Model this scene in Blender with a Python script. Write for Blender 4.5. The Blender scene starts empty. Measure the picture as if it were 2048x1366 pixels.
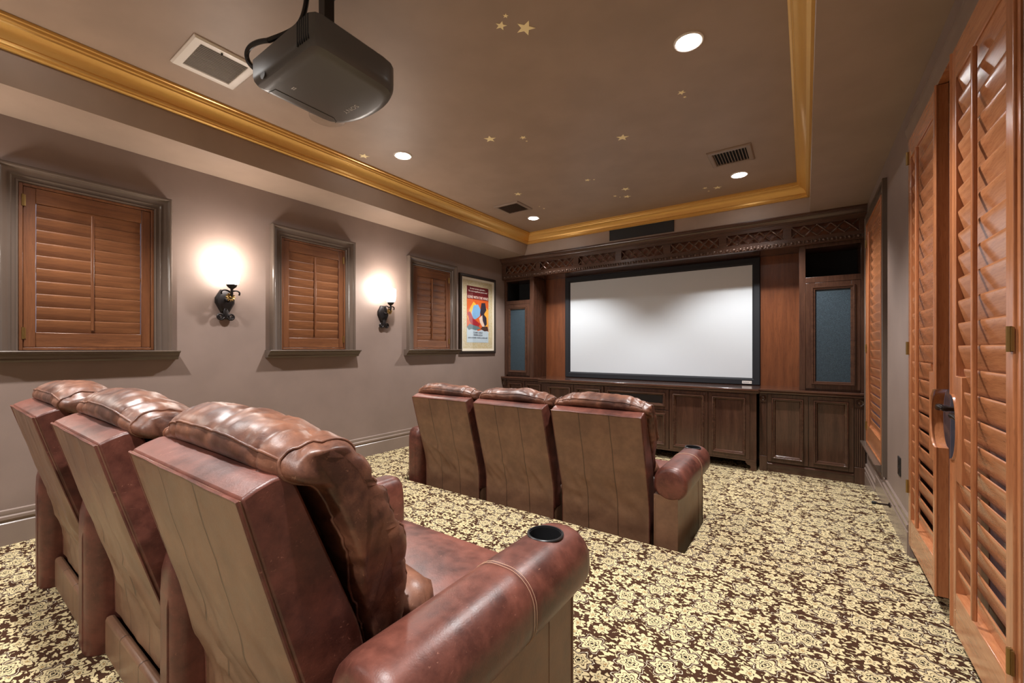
import bpy, bmesh, math, random
from mathutils import Vector, Matrix, noise as mnoise
PI = math.pi
random.seed(7)
SC = bpy.context.scene
COL = SC.collection

# ------------------------------------------------------------------ geometry helpers
class MB:
    def __init__(s): s.v = []; s.f = []
    def add(s, vs, fs):
        o = len(s.v); s.v += [tuple(p) for p in vs]; s.f += [tuple(i + o for i in f) for f in fs]; return s
    def box(s, x0, x1, y0, y1, z0, z1):
        if x0 > x1: x0, x1 = x1, x0
        if y0 > y1: y0, y1 = y1, y0
        if z0 > z1: z0, z1 = z1, z0
        return s.add([(x0,y0,z0),(x1,y0,z0),(x1,y1,z0),(x0,y1,z0),(x0,y0,z1),(x1,y0,z1),(x1,y1,z1),(x0,y1,z1)],
              [(0,3,2,1),(4,5,6,7),(0,1,5,4),(1,2,6,5),(2,3,7,6),(3,0,4,7)])
    def loft(s, rings, caps=True, closed=False, ring_closed=True):
        n = len(rings[0]); vs = [p for r in rings for p in r]; fs = []
        m = len(rings)
        for i in range(m if closed else m - 1):
            j = (i + 1) % m
            for k in range(n if ring_closed else n - 1):
                l = (k + 1) % n
                fs.append((i*n+k, i*n+l, j*n+l, j*n+k))
        if caps and not closed and ring_closed:
            fs.append(tuple(range(n - 1, -1, -1))); fs.append(tuple((m-1)*n + k for k in range(n)))
        return s.add(vs, fs)
    def prism(s, poly, axis, a0, a1):
        def P(p, a):
            return {'x': (a, p[0], p[1]), 'y': (p[0], a, p[1]), 'z': (p[0], p[1], a)}[axis]
        return s.loft([[P(p, a0) for p in poly], [P(p, a1) for p in poly]])
    def tube(s, pts, r, n=8, closed=False):
        pts = [Vector(p) for p in pts]; m = len(pts); rings = []
        prev = None
        for i, p in enumerate(pts):
            if closed: t = pts[(i+1) % m] - pts[i-1]
            else: t = pts[min(i+1, m-1)] - pts[max(i-1, 0)]
            if t.length < 1e-9: t = Vector((0,0,1))
            t.normalize()
            if prev is None:
                u = t.cross(Vector((0,0,1)))
                if u.length < 1e-3: u = t.cross(Vector((1,0,0)))
            else:
                u = prev - t * prev.dot(t)
                if u.length < 1e-4: u = t.cross(Vector((0.3,0.5,0.8)))
            u.normalize(); prev = u; w = t.cross(u)
            rr = r[i] if isinstance(r, (list, tuple)) else r
            rings.append([p + (u*math.cos(2*PI*k/n) + w*math.sin(2*PI*k/n))*rr for k in range(n)])
        return s.loft(rings, closed=closed)
    def lathe(s, prof, c, axis=(0,0,1), n=24):
        a = Vector(axis).normalized(); u = a.orthogonal().normalized(); w = a.cross(u); c = Vector(c)
        rings = [[c + a*h + (u*math.cos(2*PI*k/n) + w*math.sin(2*PI*k/n))*max(r, 1e-4) for k in range(n)] for r, h in prof]
        return s.loft(rings)
    def sphere(s, c, r, n=8, m=5, sc=(1,1,1)):
        rings = []
        for i in range(m + 1):
            th = PI*i/m
            rings.append([(c[0]+sc[0]*r*max(math.sin(th),.02)*math.cos(2*PI*k/n), c[1]+sc[1]*r*max(math.sin(th),.02)*math.sin(2*PI*k/n), c[2]+sc[2]*r*math.cos(th)) for k in range(n)])
        return s.loft(rings)
    def sweep(s, pts, nrm, prof, closed=False):
        pts = [Vector(p) for p in pts]; nrm = Vector(nrm).normalized(); m = len(pts); rings = []
        for i in range(m):
            if closed or 0 < i < m - 1:
                t0 = (pts[i] - pts[i-1]).normalized(); t1 = (pts[(i+1) % m] - pts[i]).normalized()
            elif i == 0: t0 = t1 = (pts[1] - pts[0]).normalized()
            else: t0 = t1 = (pts[-1] - pts[-2]).normalized()
            s0 = nrm.cross(t0); s1 = nrm.cross(t1); mi = (s0 + s1) / (1 + s0.dot(s1))
            rings.append([pts[i] + mi*a + nrm*b for a, b in prof])
        return s.loft(rings, closed=closed)
    def xf(s, fn): s.v = [tuple(fn(Vector(p))) for p in s.v]; return s

def rrect(x0, x1, y0, y1, r, n=5):
    o = []
    for cx, cy, a in ((x1-r, y0+r, -PI/2), (x1-r, y1-r, 0), (x0+r, y1-r, PI/2), (x0+r, y0+r, PI)):
        for k in range(n + 1):
            t = a + PI/2*k/n; o.append((cx + r*math.cos(t), cy + r*math.sin(t)))
    return o

def obj(name, mb, mat, parent=None, bevel=0, angle=38, sub=0, label=None):
    me = bpy.data.meshes.new(name)
    off = Vector(parent['_w']) if parent is not None and '_w' in parent else Vector((0,0,0))
    me.from_pydata([tuple(Vector(p) - off) for p in mb.v], [], mb.f); me.update()
    bm = bmesh.new(); bm.from_mesh(me); bmesh.ops.recalc_face_normals(bm, faces=bm.faces); bm.to_mesh(me); bm.free()
    for p in me.polygons: p.use_smooth = True
    me.set_sharp_from_angle(angle=math.radians(angle))
    me.materials.append(mat)
    o = bpy.data.objects.new(name, me); COL.objects.link(o)
    if parent is not None:
        o.parent = parent; o['_w'] = tuple(off)
    if bevel:
        b = o.modifiers.new('bevel', 'BEVEL'); b.width = bevel; b.segments = 2; b.limit_method = 'ANGLE'; b.angle_limit = math.radians(40)
        b.harden_normals = False
    if sub:
        q = o.modifiers.new('sub', 'SUBSURF'); q.levels = sub; q.render_levels = sub
    if label: o['label'] = label
    return o

def tag(o, label, cat, group=None):
    o['label'] = label; o['category'] = cat
    if group: o['group'] = group
    return o
def thing(name, label, cat, loc=(0,0,0), group=None):
    o = bpy.data.objects.new(name, None); COL.objects.link(o); o.location = loc; o.empty_display_size = .1
    o['_w'] = tuple(loc); return tag(o, label, cat, group)
def struct(name, mb, mat, **k):
    o = obj(name, mb, mat, **k); o['kind'] = 'structure'; return o
def dup(root, loc, label, group=None):
    r = root.copy(); COL.objects.link(r); r.location = loc; r['label'] = label
    if group: r['group'] = group
    for ch in list(root.children):
        c = ch.copy(); COL.objects.link(c); c.parent = r
        for g in list(ch.children):
            d = g.copy(); COL.objects.link(d); d.parent = c
    return r

# ------------------------------------------------------------------ node helpers
class NT:
    def __init__(s, name):
        s.m = bpy.data.materials.new(name); s.m.use_nodes = True; s.t = s.m.node_tree; s.t.nodes.clear()
        s.out = s.t.nodes.new('ShaderNodeOutputMaterial'); s.p = s.t.nodes.new('ShaderNodeBsdfPrincipled')
        s.t.links.new(s.p.outputs[0], s.out.inputs[0])
    def n(s, ty, **k):
        q = s.t.nodes.new(ty)
        for a, b in k.items(): setattr(q, a, b)
        return q
    def L(s, a, b): s.t.links.new(a, b)
    def put(s, sock, v):
        if hasattr(v, 'is_linked') or hasattr(v, 'links'): s.t.links.new(v, sock)
        else: sock.default_value = v
    def math(s, op, a, b=0.0, c=None):
        q = s.n('ShaderNodeMath', operation=op); s.put(q.inputs[0], a); s.put(q.inputs[1], b)
        if c is not None: s.put(q.inputs[2], c)
        return q.outputs[0]
    def vm(s, op, a, b=None):
        q = s.n('ShaderNodeVectorMath', operation=op); s.put(q.inputs[0], a)
        if b is not None: s.put(q.inputs[1], b)
        return q
    def coord(s, which='Object'): return s.n('ShaderNodeTexCoord').outputs[which]
    def geo(s): return s.n('ShaderNodeNewGeometry').outputs['Position']
    def sep(s, v):
        q = s.n('ShaderNodeSeparateXYZ'); s.put(q.inputs[0], v); return q.outputs
    def noise(s, v, scale, detail=4, rough=.55, dist=0):
        q = s.n('ShaderNodeTexNoise'); s.put(q.inputs['Vector'], v); q.inputs['Scale'].default_value = scale
        q.inputs['Detail'].default_value = detail; q.inputs['Roughness'].default_value = rough; q.inputs['Distortion'].default_value = dist
        return q.outputs[0]
    def mix(s, f, a, b):
        q = s.n('ShaderNodeMix', data_type='RGBA'); s.put(q.inputs[0], f); s.put(q.inputs[6], a); s.put(q.inputs[7], b); return q.outputs[2]
    def ramp(s, f, lo, hi):
        q = s.n('ShaderNodeMapRange'); s.put(q.inputs[0], f); q.inputs[1].default_value = lo; q.inputs[2].default_value = hi; return q.outputs[0]
    def bump(s, h, strength=.3, dist=.01):
        q = s.n('ShaderNodeBump'); q.inputs['Strength'].default_value = strength; q.inputs['Distance'].default_value = dist
        s.put(q.inputs['Height'], h); s.L(q.outputs[0], s.p.inputs['Normal']); return q
    def set(s, **k):
        for a, b in k.items(): s.put(s.p.inputs[a.replace('_', ' ')], b)
        return s.m
def C(r, g, b):
    f = lambda c: (c/255/12.92 if c <= 10.3 else ((c/255 + .055)/1.055)**2.4)
    return (f(r), f(g), f(b), 1)
def plain(name, col, rough=.5, metal=0, spec=.5):
    t = NT(name); return t.set(Base_Color=col, Roughness=rough, Metallic=metal, Specular_IOR_Level=spec)
def emis(name, col, st):
    t = NT(name); t.set(Base_Color=col, Roughness=.5, Emission_Color=col, Emission_Strength=st); return t.m
def wood(name, c1, c2, axis, rough=.35, scale=1.0, coat=0.0):
    t = NT(name); co = t.coord()
    st = {'x': (.08,1,1), 'y': (1,.08,1), 'z': (1,1,.08)}[axis]
    v = t.vm('MULTIPLY', co, st).outputs[0]
    a = t.noise(v, 26*scale, 6, .6, .6); b = t.noise(v, 150*scale, 3, .7)
    f = t.math('ADD', t.math('MULTIPLY', a, .75), t.math('MULTIPLY', b, .35))
    col = t.mix(t.ramp(f, .35, .75), c1, c2)
    pore = t.ramp(t.noise(v, 320*scale, 2, .5), .60, .72)
    col = t.mix(t.math('MULTIPLY', pore, .35), col, (c1[0]*.35, c1[1]*.35, c1[2]*.35, 1))
    t.bump(b, .05, .002)
    return t.set(Base_Color=col, Roughness=rough, Coat_Weight=coat, Coat_Roughness=.2)
def leather(name, c1, c2, scratch, rough, seams=False, spec=.5):
    t = NT(name); co = t.coord()
    a = t.noise(co, 5, 5, .6, .4); b = t.noise(co, 22, 5, .65)
    f = t.ramp(t.math('ADD', t.math('MULTIPLY', a, .65), t.math('MULTIPLY', b, .35)), .40, .60)
    col = t.mix(f, c1, c2)
    v = t.vm('MULTIPLY', co, (1,.35,.5)).outputs[0]
    sc = t.ramp(t.noise(v, 95, 3, .6, 2.2), .66, .74)
    col = t.mix(t.math('MULTIPLY', sc, .45), col, scratch)
    h = t.math('ADD', t.math('MULTIPLY', t.noise(co, 260, 2, .5), .25), t.math('MULTIPLY', b, .6))
    if seams:
        x = t.math('ABSOLUTE', t.sep(co)[0])
        d = t.math('ABSOLUTE', t.math('SUBTRACT', x, .103))
        g = t.ramp(d, .0045, .0015)
        col = t.mix(t.math('MULTIPLY', g, .75), col, (c1[0]*.25, c1[1]*.25, c1[2]*.25, 1))
        h = t.math('SUBTRACT', h, t.math('MULTIPLY', g, 2.0))
    t.bump(h, .25, .004)
    r = t.math('ADD', rough, t.math('MULTIPLY', b, .18))
    return t.set(Base_Color=col, Roughness=r, Specular_IOR_Level=spec)

# ------------------------------------------------------------------ materials
def paint(name, col, rough=.45):
    t = NT(name); co = t.geo(); f = t.noise(co, 3.5, 3)
    c2 = tuple(c*.90 for c in col[:3]) + (1,)
    t.bump(t.noise(co, 90, 3), .05, .003)
    return t.set(Base_Color=t.mix(t.ramp(f, .35, .65), c2, col), Roughness=rough)
M = {}
M['wall'] = paint('taupe_wall_paint', C(136,118,109), .42)
M['ceil'] = paint('brown_ceiling_paint', C(158,137,121), .5)
M['trim'] = paint('taupe_gloss_trim', C(96,83,74), .17)
M['base'] = paint('taupe_satin_baseboard', C(134,117,107), .25)
M['gold'] = plain('gold_gilt', C(222,176,98), .32, .4)
M['star'] = plain('gold_star', C(255,240,190), .4, 0)
M['white'] = plain('white_enamel', C(226,220,214), .35)
M['beige_metal'] = plain('beige_vent_metal', C(140,122,108), .4)
M['dark'] = plain('black_void', (.004,.004,.004,1), .8)
M['cabd'] = wood('dark_mahogany_vertical', C(54,34,26), C(86,58,44), 'z', .26, 1, .35)
M['cabh'] = wood('dark_mahogany_horizontal', C(52,33,25), C(86,58,44), 'x', .22, 1, .5)
M['panel'] = wood('red_mahogany_panel', C(92,50,30), C(126,74,44), 'z', .3, .7, .25)
M['shut'] = wood('cherry_shutter_vertical', C(150,90,56), C(190,126,84), 'z', .25, 1, .25)
M['shuth'] = wood('cherry_shutter_louver', C(150,92,58), C(200,136,94), 'y', .22, 1, .25)
M['shutl'] = wood('walnut_shutter_vertical', C(84,48,28), C(118,74,45), 'z', .33, 1, .15)
M['shutlh'] = wood('walnut_shutter_louver', C(78,44,26), C(128,82,50), 'y', .33, 1, .15)
M['door'] = wood('brown_door_wood', C(96,62,42), C(128,88,62), 'z', .3)
M['brass'] = plain('aged_brass', C(150,122,74), .35, .9)
M['iron'] = plain('dark_iron', C(46,42,42), .38, .7)
M['bronze'] = plain('dark_bronze', C(58,48,44), .3, .8)
M['black'] = plain('black_plastic', (.012,.012,.013,1), .35)
M['velvet'] = plain('black_velvet_frame', (.006,.007,.011,1), .7)
M['screen'] = plain('white_screen_cloth', C(206,213,219), .75)
M['projb'] = plain('charcoal_projector_shell', C(82,82,81), .33)
M['letter'] = plain('silver_lettering', C(196,196,196), .4, .3)
M['greyletter'] = plain('grey_print', C(70,78,96), .6)
M['leather'] = leather('worn_red_brown_leather', C(70,37,30), C(112,64,52), C(170,118,98), .30)
M['cushion'] = leather('tan_brown_cushion_leather', C(72,42,32), C(128,84,63), C(178,132,104), .32)
M['backl'] = leather('olive_brown_back_leather', C(104,75,57), C(124,91,69), C(138,106,82), .30, True)
M['bulb'] = emis('downlight_glow', (1,.98,.96,1), 30)
M['shade'] = emis('sconce_shade_glow', (1,.91,.82,1), 14)
def grille():
    t = NT('blue_black_speaker_cloth'); co = t.coord()
    f = t.ramp(t.noise(co, 420, 2, .6), .55, .75)
    return t.set(Base_Color=t.mix(f, C(34,50,60), C(100,126,142)), Roughness=.75)
M['grille'] = grille()
def glass():
    t = NT('window_glass'); tr = t.n('ShaderNodeBsdfTransparent'); gl = t.n('ShaderNodeBsdfGlossy'); gl.inputs['Roughness'].default_value = .02
    mx = t.n('ShaderNodeMixShader'); mx.inputs[0].default_value = .08
    t.L(tr.outputs[0], mx.inputs[1]); t.L(gl.outputs[0], mx.inputs[2]); t.L(mx.outputs[0], t.out.inputs[0]); return t.m
M['glass'] = glass()
def carpet():
    t = NT('floral_carpet'); pos = t.geo(); s = t.sep(pos)
    cb = t.n('ShaderNodeCombineXYZ'); t.L(s[0], cb.inputs[0]); t.L(s[1], cb.inputs[1]); p = cb.outputs[0]
    wv = t.n('ShaderNodeTexNoise'); t.L(p, wv.inputs['Vector']); wv.inputs['Scale'].default_value = 55; wv.inputs['Detail'].default_value = 3
    wob = t.vm('SCALE', t.vm('SUBTRACT', wv.outputs['Color'], (.5,.5,.5)).outputs[0]); wob.inputs['Scale'].default_value = .018
    p = t.vm('ADD', p, wob.outputs[0]).outputs[0]
    def flower(scale, off, rnd, R0, npet, amp, elong):
        q = t.vm('ADD', t.vm('MULTIPLY', p, (scale, scale*elong, 0)).outputs[0], (off, off*.7, 0)).outputs[0]
        v = t.n('ShaderNodeTexVoronoi', voronoi_dimensions='2D'); t.L(q, v.inputs['Vector']); v.inputs['Scale'].default_value = 1; v.inputs['Randomness'].default_value = rnd
        l = t.sep(t.vm('SUBTRACT', q, v.outputs['Position']).outputs[0])
        rc = t.n('ShaderNodeSeparateColor'); t.L(v.outputs['Color'], rc.inputs[0])
        th = t.math('ADD', t.math('ARCTAN2', l[1], l[0]), t.math('MULTIPLY', rc.outputs[0], 6.28))
        r = t.math('SQRT', t.math('ADD', t.math('MULTIPLY', l[0], l[0]), t.math('MULTIPLY', l[1], l[1])))
        R = t.math('MULTIPLY', R0, t.math('ADD', 1-amp, t.math('MULTIPLY', t.math('COSINE', t.math('MULTIPLY', th, npet)), amp)))
        return t.math('DIVIDE', r, R), rc.outputs[1]
    def band(x, a, b):  # 1 inside [a,b]
        return t.math('MULTIPLY', t.math('GREATER_THAN', x, a), t.math('LESS_THAN', x, b))
    brown = C(66,42,28); cream = C(210,193,150); pale = C(206,196,172); tan = C(150,118,74); dk = C(36,25,20)
    # leaves: ridged noise islands
    lv = t.vm('MULTIPLY', p, (1.0, 1.5, 0)).outputs[0]
    n1 = t.noise(lv, 40, 2, .5, .35)
    col = t.mix(t.math('GREATER_THAN', n1, .538), brown, cream)
    col = t.mix(band(n1, .52, .538), col, dk)
    a, ra = flower(11.5, 3.1, .6, .40, 5, .24, 1.1)
    col = t.mix(t.math('LESS_THAN', a, 1.22), col, brown)
    col = t.mix(t.math('LESS_THAN', a, 1.0), col, cream)
    col = t.mix(band(a, .36, .46), col, dk); col = t.mix(t.math('LESS_THAN', a, .2), col, tan)
    b, rb = flower(6.8, 0, .6, .34, 6, .18, 1.2)
    keep = t.math('GREATER_THAN', rb, .25)
    def on(m): return t.math('MULTIPLY', m, keep)
    col = t.mix(on(t.math('LESS_THAN', b, 1.38)), col, brown)
    col = t.mix(on(band(b, 1.18, 1.25)), col, pale)
    col = t.mix(on(t.math('LESS_THAN', b, 1.0)), col, cream)
    col = t.mix(on(band(b, .62, .70)), col, brown); col = t.mix(on(band(b, .30, .42)), col, dk); col = t.mix(on(t.math('LESS_THAN', b, .16)), col, dk)
    sp = t.noise(p, 900, 1, .5)
    col = t.mix(t.math('MULTIPLY', t.ramp(sp, .3, .8), .22), col, dk)
    t.bump(t.noise(pos, 700, 2, .7), .5, .004)
    return t.set(Base_Color=col, Roughness=.92, Specular_IOR_Level=.1)
M['carpet'] = carpet()
def matboard():
    t = NT('mottled_gold_mat_board'); f = t.noise(t.coord(), 60, 4, .7)
    return t.set(Base_Color=t.mix(t.ramp(f, .4, .65), C(196,178,132), C(214,204,178)), Roughness=.7)
M['mat'] = matboard()

# ------------------------------------------------------------------ room dimensions
XL, XR, YB, YF = -3.81, .477, -2.6, 5.62
ZP, ZS, ZT = .157, 2.655, 2.95
TXL, TXR, TY0, TY1 = -3.37, .035, -2.15, 5.13
EY = 2.48; PX0, PX1 = -2.94, -.56; SY = 4.43

fl = MB()
fl.box(XL-.15, XR+.15, YB-.1, 6, -.12, 0)
fl.box(XL, XR+.12, YB, EY-.02, 0, ZP-.02); fl.box(PX1+.02, XR+.12, EY-.02, SY, 0, ZP-.02); fl.box(XL, PX0, EY-.02, SY, 0, ZP-.02)
# carpet skin over the platform with a soft rolled edge round the sunken front bay
pts = [(XL,SY),(PX0,SY),(PX0,EY),(PX1,EY),(PX1,SY),(XR+.12,SY)]
prof = [(-.02,0),(-.003,0),(0,ZP-.03),(-.004,ZP-.012),(-.014,ZP-.003),(-.034,ZP),(-.034,ZP-.03)]
fl.sweep([(x,y,0) for x,y in pts], (0,0,1), prof)
eg = .034
fl.box(XL, XR+.12, YB, EY-eg, ZP-.03, ZP); fl.box(PX1+eg, XR+.12, EY-eg, SY-eg, ZP-.03, ZP); fl.box(XL, PX0-eg, EY-eg, SY-eg, ZP-.03, ZP)
struct('floor', fl, M['carpet'])

def wall_cells(mb, xa, xb, ylist, zlist, holes):
    for i in range(len(ylist)-1):
        for j in range(len(zlist)-1):
            cy = (ylist[i]+ylist[i+1])/2; cz = (zlist[j]+zlist[j+1])/2
            if any(h[0] < cy < h[1] and h[2] < cz < h[3] for h in holes): continue
            mb.box(xa, xb, ylist[i], ylist[i+1], zlist[j], zlist[j+1])
WZ0, WZ1 = 1.285, 2.285
WC = [.667, 2.18, 3.70]; HW = .315
lh = [(c-HW, c+HW, WZ0, WZ1) for c in WC]
w = MB(); ys = sorted([YB-.15, 6] + [v for h in lh for v in h[:2]])
wall_cells(w, XL-.16, XL, ys, [-.12, WZ0, WZ1, 3.1], lh); struct('wall_left', w, M['wall'])
DY0, DY1, DZ1 = 1.66, 3.125, 2.455
RWY0, RWY1, RWZ0, RWZ1 = 4.07, 5.0, .44, 2.43
rh = [(DY0, DY1, -.13, DZ1), (RWY0, RWY1, RWZ0, RWZ1)]
w = MB(); wall_cells(w, XR, XR+.16, sorted([YB-.15, DY0, DY1, RWY0, RWY1, 6]), [-.12, ZP, RWZ0, RWZ1, DZ1, 3.1], rh)
struct('wall_right', w, M['wall'])
struct('wall_front', MB().box(XL-.16, XR+.16, YF, YF+.15, -.12, 3.1), M['wall'])
struct('wall_back', MB().box(XL-.16, XR+.16, YB-.15, YB, -.12, 3.1), M['wall'])
ce = MB()
ce.prism([(XL,ZS),(TXL,ZS),(TXL+.05,2.82),(TXL+.05,3.1),(XL,3.1)], 'y', YB, YF)
ce.box(TXR, XR, YB, YF, ZS, 3.1)
ce.box(TXL, TXR, TY1, YF, ZS, 3.1); ce.box(TXL, TXR, YB, TY0, ZS, 3.1)
ce.box(TXL, TXR, TY0, TY1, ZT, 3.1)
struct('ceiling', ce, M['ceil'])
cr = MB()
cp = [(0,0),(.105,0),(.105,-.014),(.094,-.018),(.092,-.03),(.084,-.036),(.082,-.044),(.068,-.052),(.05,-.066),(.036,-.086),(.031,-.10),(.024,-.103),(.024,-.108),(.030,-.112),(.03,-.122),(.022,-.127),(.024,-.135),(.014,-.141),(0,-.141)]
cr.sweep([(TXL+.05,TY0,ZT),(TXR,TY0,ZT),(TXR,TY1,ZT),(TXL+.05,TY1,ZT)], (0,0,1), cp, closed=True)
struct('trim_1', cr, M['gold'], angle=25)['label'] = 'gilded crown moulding round the tray ceiling'
BH = .205
bp = [(0,0),(.018,0),(.018,.125),(.012,.132),(.012,.14),(.02,.15),(.02,.165),(.011,.172),(.014,.185),(.012,.2),(.004,BH),(0,BH)]
b = MB(); b.sweep([(XL,SY,ZP),(XL,YB,ZP)], (0,0,1), bp); b.sweep([(XL,5.2,0),(XL,SY,0)], (0,0,1), bp); struct('baseboard_left', b, M['base'])
b = MB(); b.sweep([(XR,DY1+.02,ZP),(XR,SY,ZP)], (0,0,1), bp); b.sweep([(XR,SY,0),(XR,5.2,0)], (0,0,1), bp); b.sweep([(XR,YB,ZP),(XR,DY0-.11,ZP)], (0,0,1), bp); struct('baseboard_right', b, M['base'])

# ------------------------------------------------------------------ windows with shutters
casp = [(0,0),(0,.052),(.006,.058),(.015,.058),(.021,.05),(.023,.040),(.034,.033),(.052,.030),(.060,.033),(.064,.026),(.067,.020),(.078,.018),(.084,.023),(.09,.021),(.093,.014),(.093,0)]
def LW(u, d, z): return Vector((XL + d, u, z))      # left wall: u along Y, d into the room
def RW(u, d, z): return Vector((XR - d, u, z))
def louver_mb(F, u0, u1, chord, tilt, thick=.0095):
    n = 13; ring = []
    for k in range(2*n):
        t = 2*PI*k/(2*n); c_ = math.cos(t); ring.append((c_*chord/2, math.copysign((1-min(1, c_**6))**.5, math.sin(t))*thick/2))
    ct, stt = math.cos(tilt), math.sin(tilt)
    mb = MB(); mb.loft([[F(u, a*ct - b2*stt, a*stt + b2*ct) for a, b2 in ring] for u in (u0, u1)]); return mb
def shutter(F, u0, u1, z0, z1, nl, tilt, chord, rod_u, label, group, mats, hinges, stile=.05, rt=.09, rb=.09, dface=.03, thick=.032, cut=None, frame=True, dl=.0):
    mv, mh = mats; loc = F(u0, dface, z0)
    t = thing('window_shutter' if cut is None else 'door_shutter', label, 'shutter', tuple(loc), group)
    d0, d1 = dface - thick, dface
    def bx(mb, a0, a1, e0, e1, c0, c1):
        p = F(a0, e0, c0); q = F(a1, e1, c1); mb.box(p.x, q.x, p.y, q.y, p.z, q.z)
    fw = .016 if frame else 0
    if frame:
        fr = MB()
        for a0, a1, c0, c1 in ((u0,u0+fw,z0,z1),(u1-fw,u1,z0,z1),(u0+fw,u1-fw,z1-fw,z1),(u0+fw,u1-fw,z0,z0+fw)): bx(fr, a0, a1, d0-.01, d1+.006, c0, c1)
        obj('outer_frame', fr, mv, t, bevel=.002)
    a0, a1, c0, c1 = u0+fw+.002, u1-fw-.002, z0+fw+.002, z1-fw-.002
    free = None if cut is None else cut['free']      # which side carries the handle cut-out
    for side in ('lo', 'hi'):
        s0, s1 = (a0, a0+stile) if side == 'lo' else (a1-stile, a1)
        sm = MB()
        if cut is not None and side == free:
            zc, hh, dep, wide = cut['zc'], cut['hh'], cut['dep'], cut['wide']
            e = s0 if side == 'lo' else s1; i_ = s1 if side == 'lo' else s0; sg = 1 if side == 'lo' else -1
            poly = [(e, c0)]
            for k in range(13):
                th = -PI/2 + PI*k/12; poly.append((e + sg*dep*math.cos(th)**.8 if math.cos(th) > 0 else e, zc + hh*math.sin(th)))
            poly += [(e, c1), (i_, c1), (i_, zc+hh+.07), (i_+sg*wide, zc+hh+.07), (i_+sg*wide, zc-hh-.07), (i_, zc-hh-.07), (i_, c0)]
            sm.loft([[F(pu, d0, pz) for pu, pz in poly], [F(pu, d1, pz) for pu, pz in poly]])
            lip = MB()
            arc = [p for p in poly[1:14]]
            lip.tube([F(pu, d1, pz) for pu, pz in [(e, c0)] + arc + [(e, c1)]], .006, 6)
            so = obj('stile', sm, mv, t, bevel=.002); obj('edge_bead', lip, mv, so)
        else:
            bx(sm, s0, s1, d0, d1, c0, c1); obj('stile', sm, mv, t, bevel=.003)
    for n_, r0, r1 in (('rail', c0, c0+rb), ('rail', c1-rt, c1)):
        rm = MB(); bx(rm, a0+stile, a1-stile, d0, d1, r0, r1); obj(n_, rm, mh, t, bevel=.003)
    lz0, lz1 = c0+rb, c1-rt; pitch = (lz1-lz0)/nl
    lm = louver_mb(lambda u, d, z: F(u, d, z) - F(0,0,0), a0+stile+.003, a1-stile-.003, chord, tilt)
    base = None; short = None
    for k in range(nl):
        z = lz0 + pitch*(k+.5); use_short = cut is not None and abs(z - cut['zc']) < cut['hh']+.11
        if use_short:
            if short is None:
                ua, ub = a0+stile+.003, a1-stile-.003
                if free == 'lo': ua += cut['wide']
                else: ub -= cut['wide']
                sm2 = louver_mb(lambda u, d, z: F(u, d, z) - F(0,0,0), ua, ub, chord, tilt)
                short = obj('louver', sm2, mh, None); o = short
            else: o = short.copy(); COL.objects.link(o)
        else:
            if base is None: base = obj('louver', lm, mh, None); o = base
            else: o = base.copy(); COL.objects.link(o)
        o.parent = t; o.location = F(0, dface-thick/2+dl, z) - Vector(t['_w'])
    rod = MB(); rd = dface - thick/2 + dl + chord/2*math.cos(tilt) + .012
    p0, p1 = F(rod_u-.008, rd-.006, lz0+pitch*.2), F(rod_u+.008, rd+.008, lz1-pitch*.2); rod.box(p0.x, p1.x, p0.y, p1.y, p0.z, p1.z)
    obj('tilt_rod', rod, mv, t, bevel=.004)
    for hu, hz in hinges:
        h = MB(); p = F(hu, d1+.006, hz); h.tube([p+Vector((0,0,-.035)), p+Vector((0,0,.035))], .006, 8)
        q0, q1 = F(hu-.012, d1-.001, hz-.033), F(hu+.012, d1+.005, hz+.033); h.box(q0.x, q1.x, q0.y, q1.y, q0.z, q1.z)
        obj('hinge', h, M['brass'], t)
    return t
wl = ['brown louvered shutter in the nearest left wall window, left of both sconces', 'brown louvered shutter in the middle left wall window between two sconces', 'brown louvered shutter in the far left wall window beside framed poster']
for i, c in enumerate(WC):
    casing = MB(); o = .095
    casing.sweep([LW(c+HW+o-.003, 0, WZ0), LW(c+HW+o-.003, 0, WZ1+o-.003), LW(c-HW-o+.003, 0, WZ1+o-.003), LW(c-HW-o+.003, 0, WZ0)], (1,0,0), casp)
    ws = struct('window_%d' % (i+1), MB().box(XL-.10, XL-.095, c-HW, c+HW, WZ0, WZ1), M['glass'])
    obj('casing', casing, M['trim'], ws, angle=25)
    fr = MB()
    fr.box(XL-.12, XL-.09, c-HW, c-HW+.04, WZ0, WZ1); fr.box(XL-.12, XL-.09, c+HW-.04, c+HW, WZ0, WZ1); fr.box(XL-.12, XL-.09, c-HW, c+HW, WZ1-.04, WZ1); fr.box(XL-.12, XL-.09, c-HW, c+HW, WZ0, WZ0+.04); fr.box(XL-.118, XL-.092, c-HW, c+HW, 1.77, 1.8)
    obj('sash', fr, M['white'], ws)
    sl = MB(); sp = [(0,0),(.095,0),(.098,-.006),(.094,-.014),(.078,-.02),(.07,-.034),(.052,-.046),(.05,-.056),(.042,-.066),(0,-.066)]
    y0, y1 = c-HW-.13, c+HW+.13
    sl.sweep([(XL,y0,WZ0),(XL+.001,y0,WZ0),(XL+.001,y1,WZ0),(XL,y1,WZ0)][1:3][::-1], (0,0,1), sp)
    obj('sill', sl, M['trim'], ws, angle=25)
    hs = [(c-HW+.018, 2.18), (c-HW+.018, 1.39)] if i == 0 else [(c+HW-.018, 2.18), (c+HW-.018, 1.39)]
    shutter(LW, c-HW+.002, c+HW-.002, WZ0+.003, WZ1-.003, 10, math.radians(83), .082, c, wl[i], 'left wall window shutters', (M['shutl'], M['shutlh']), hs, dface=.008)
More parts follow.
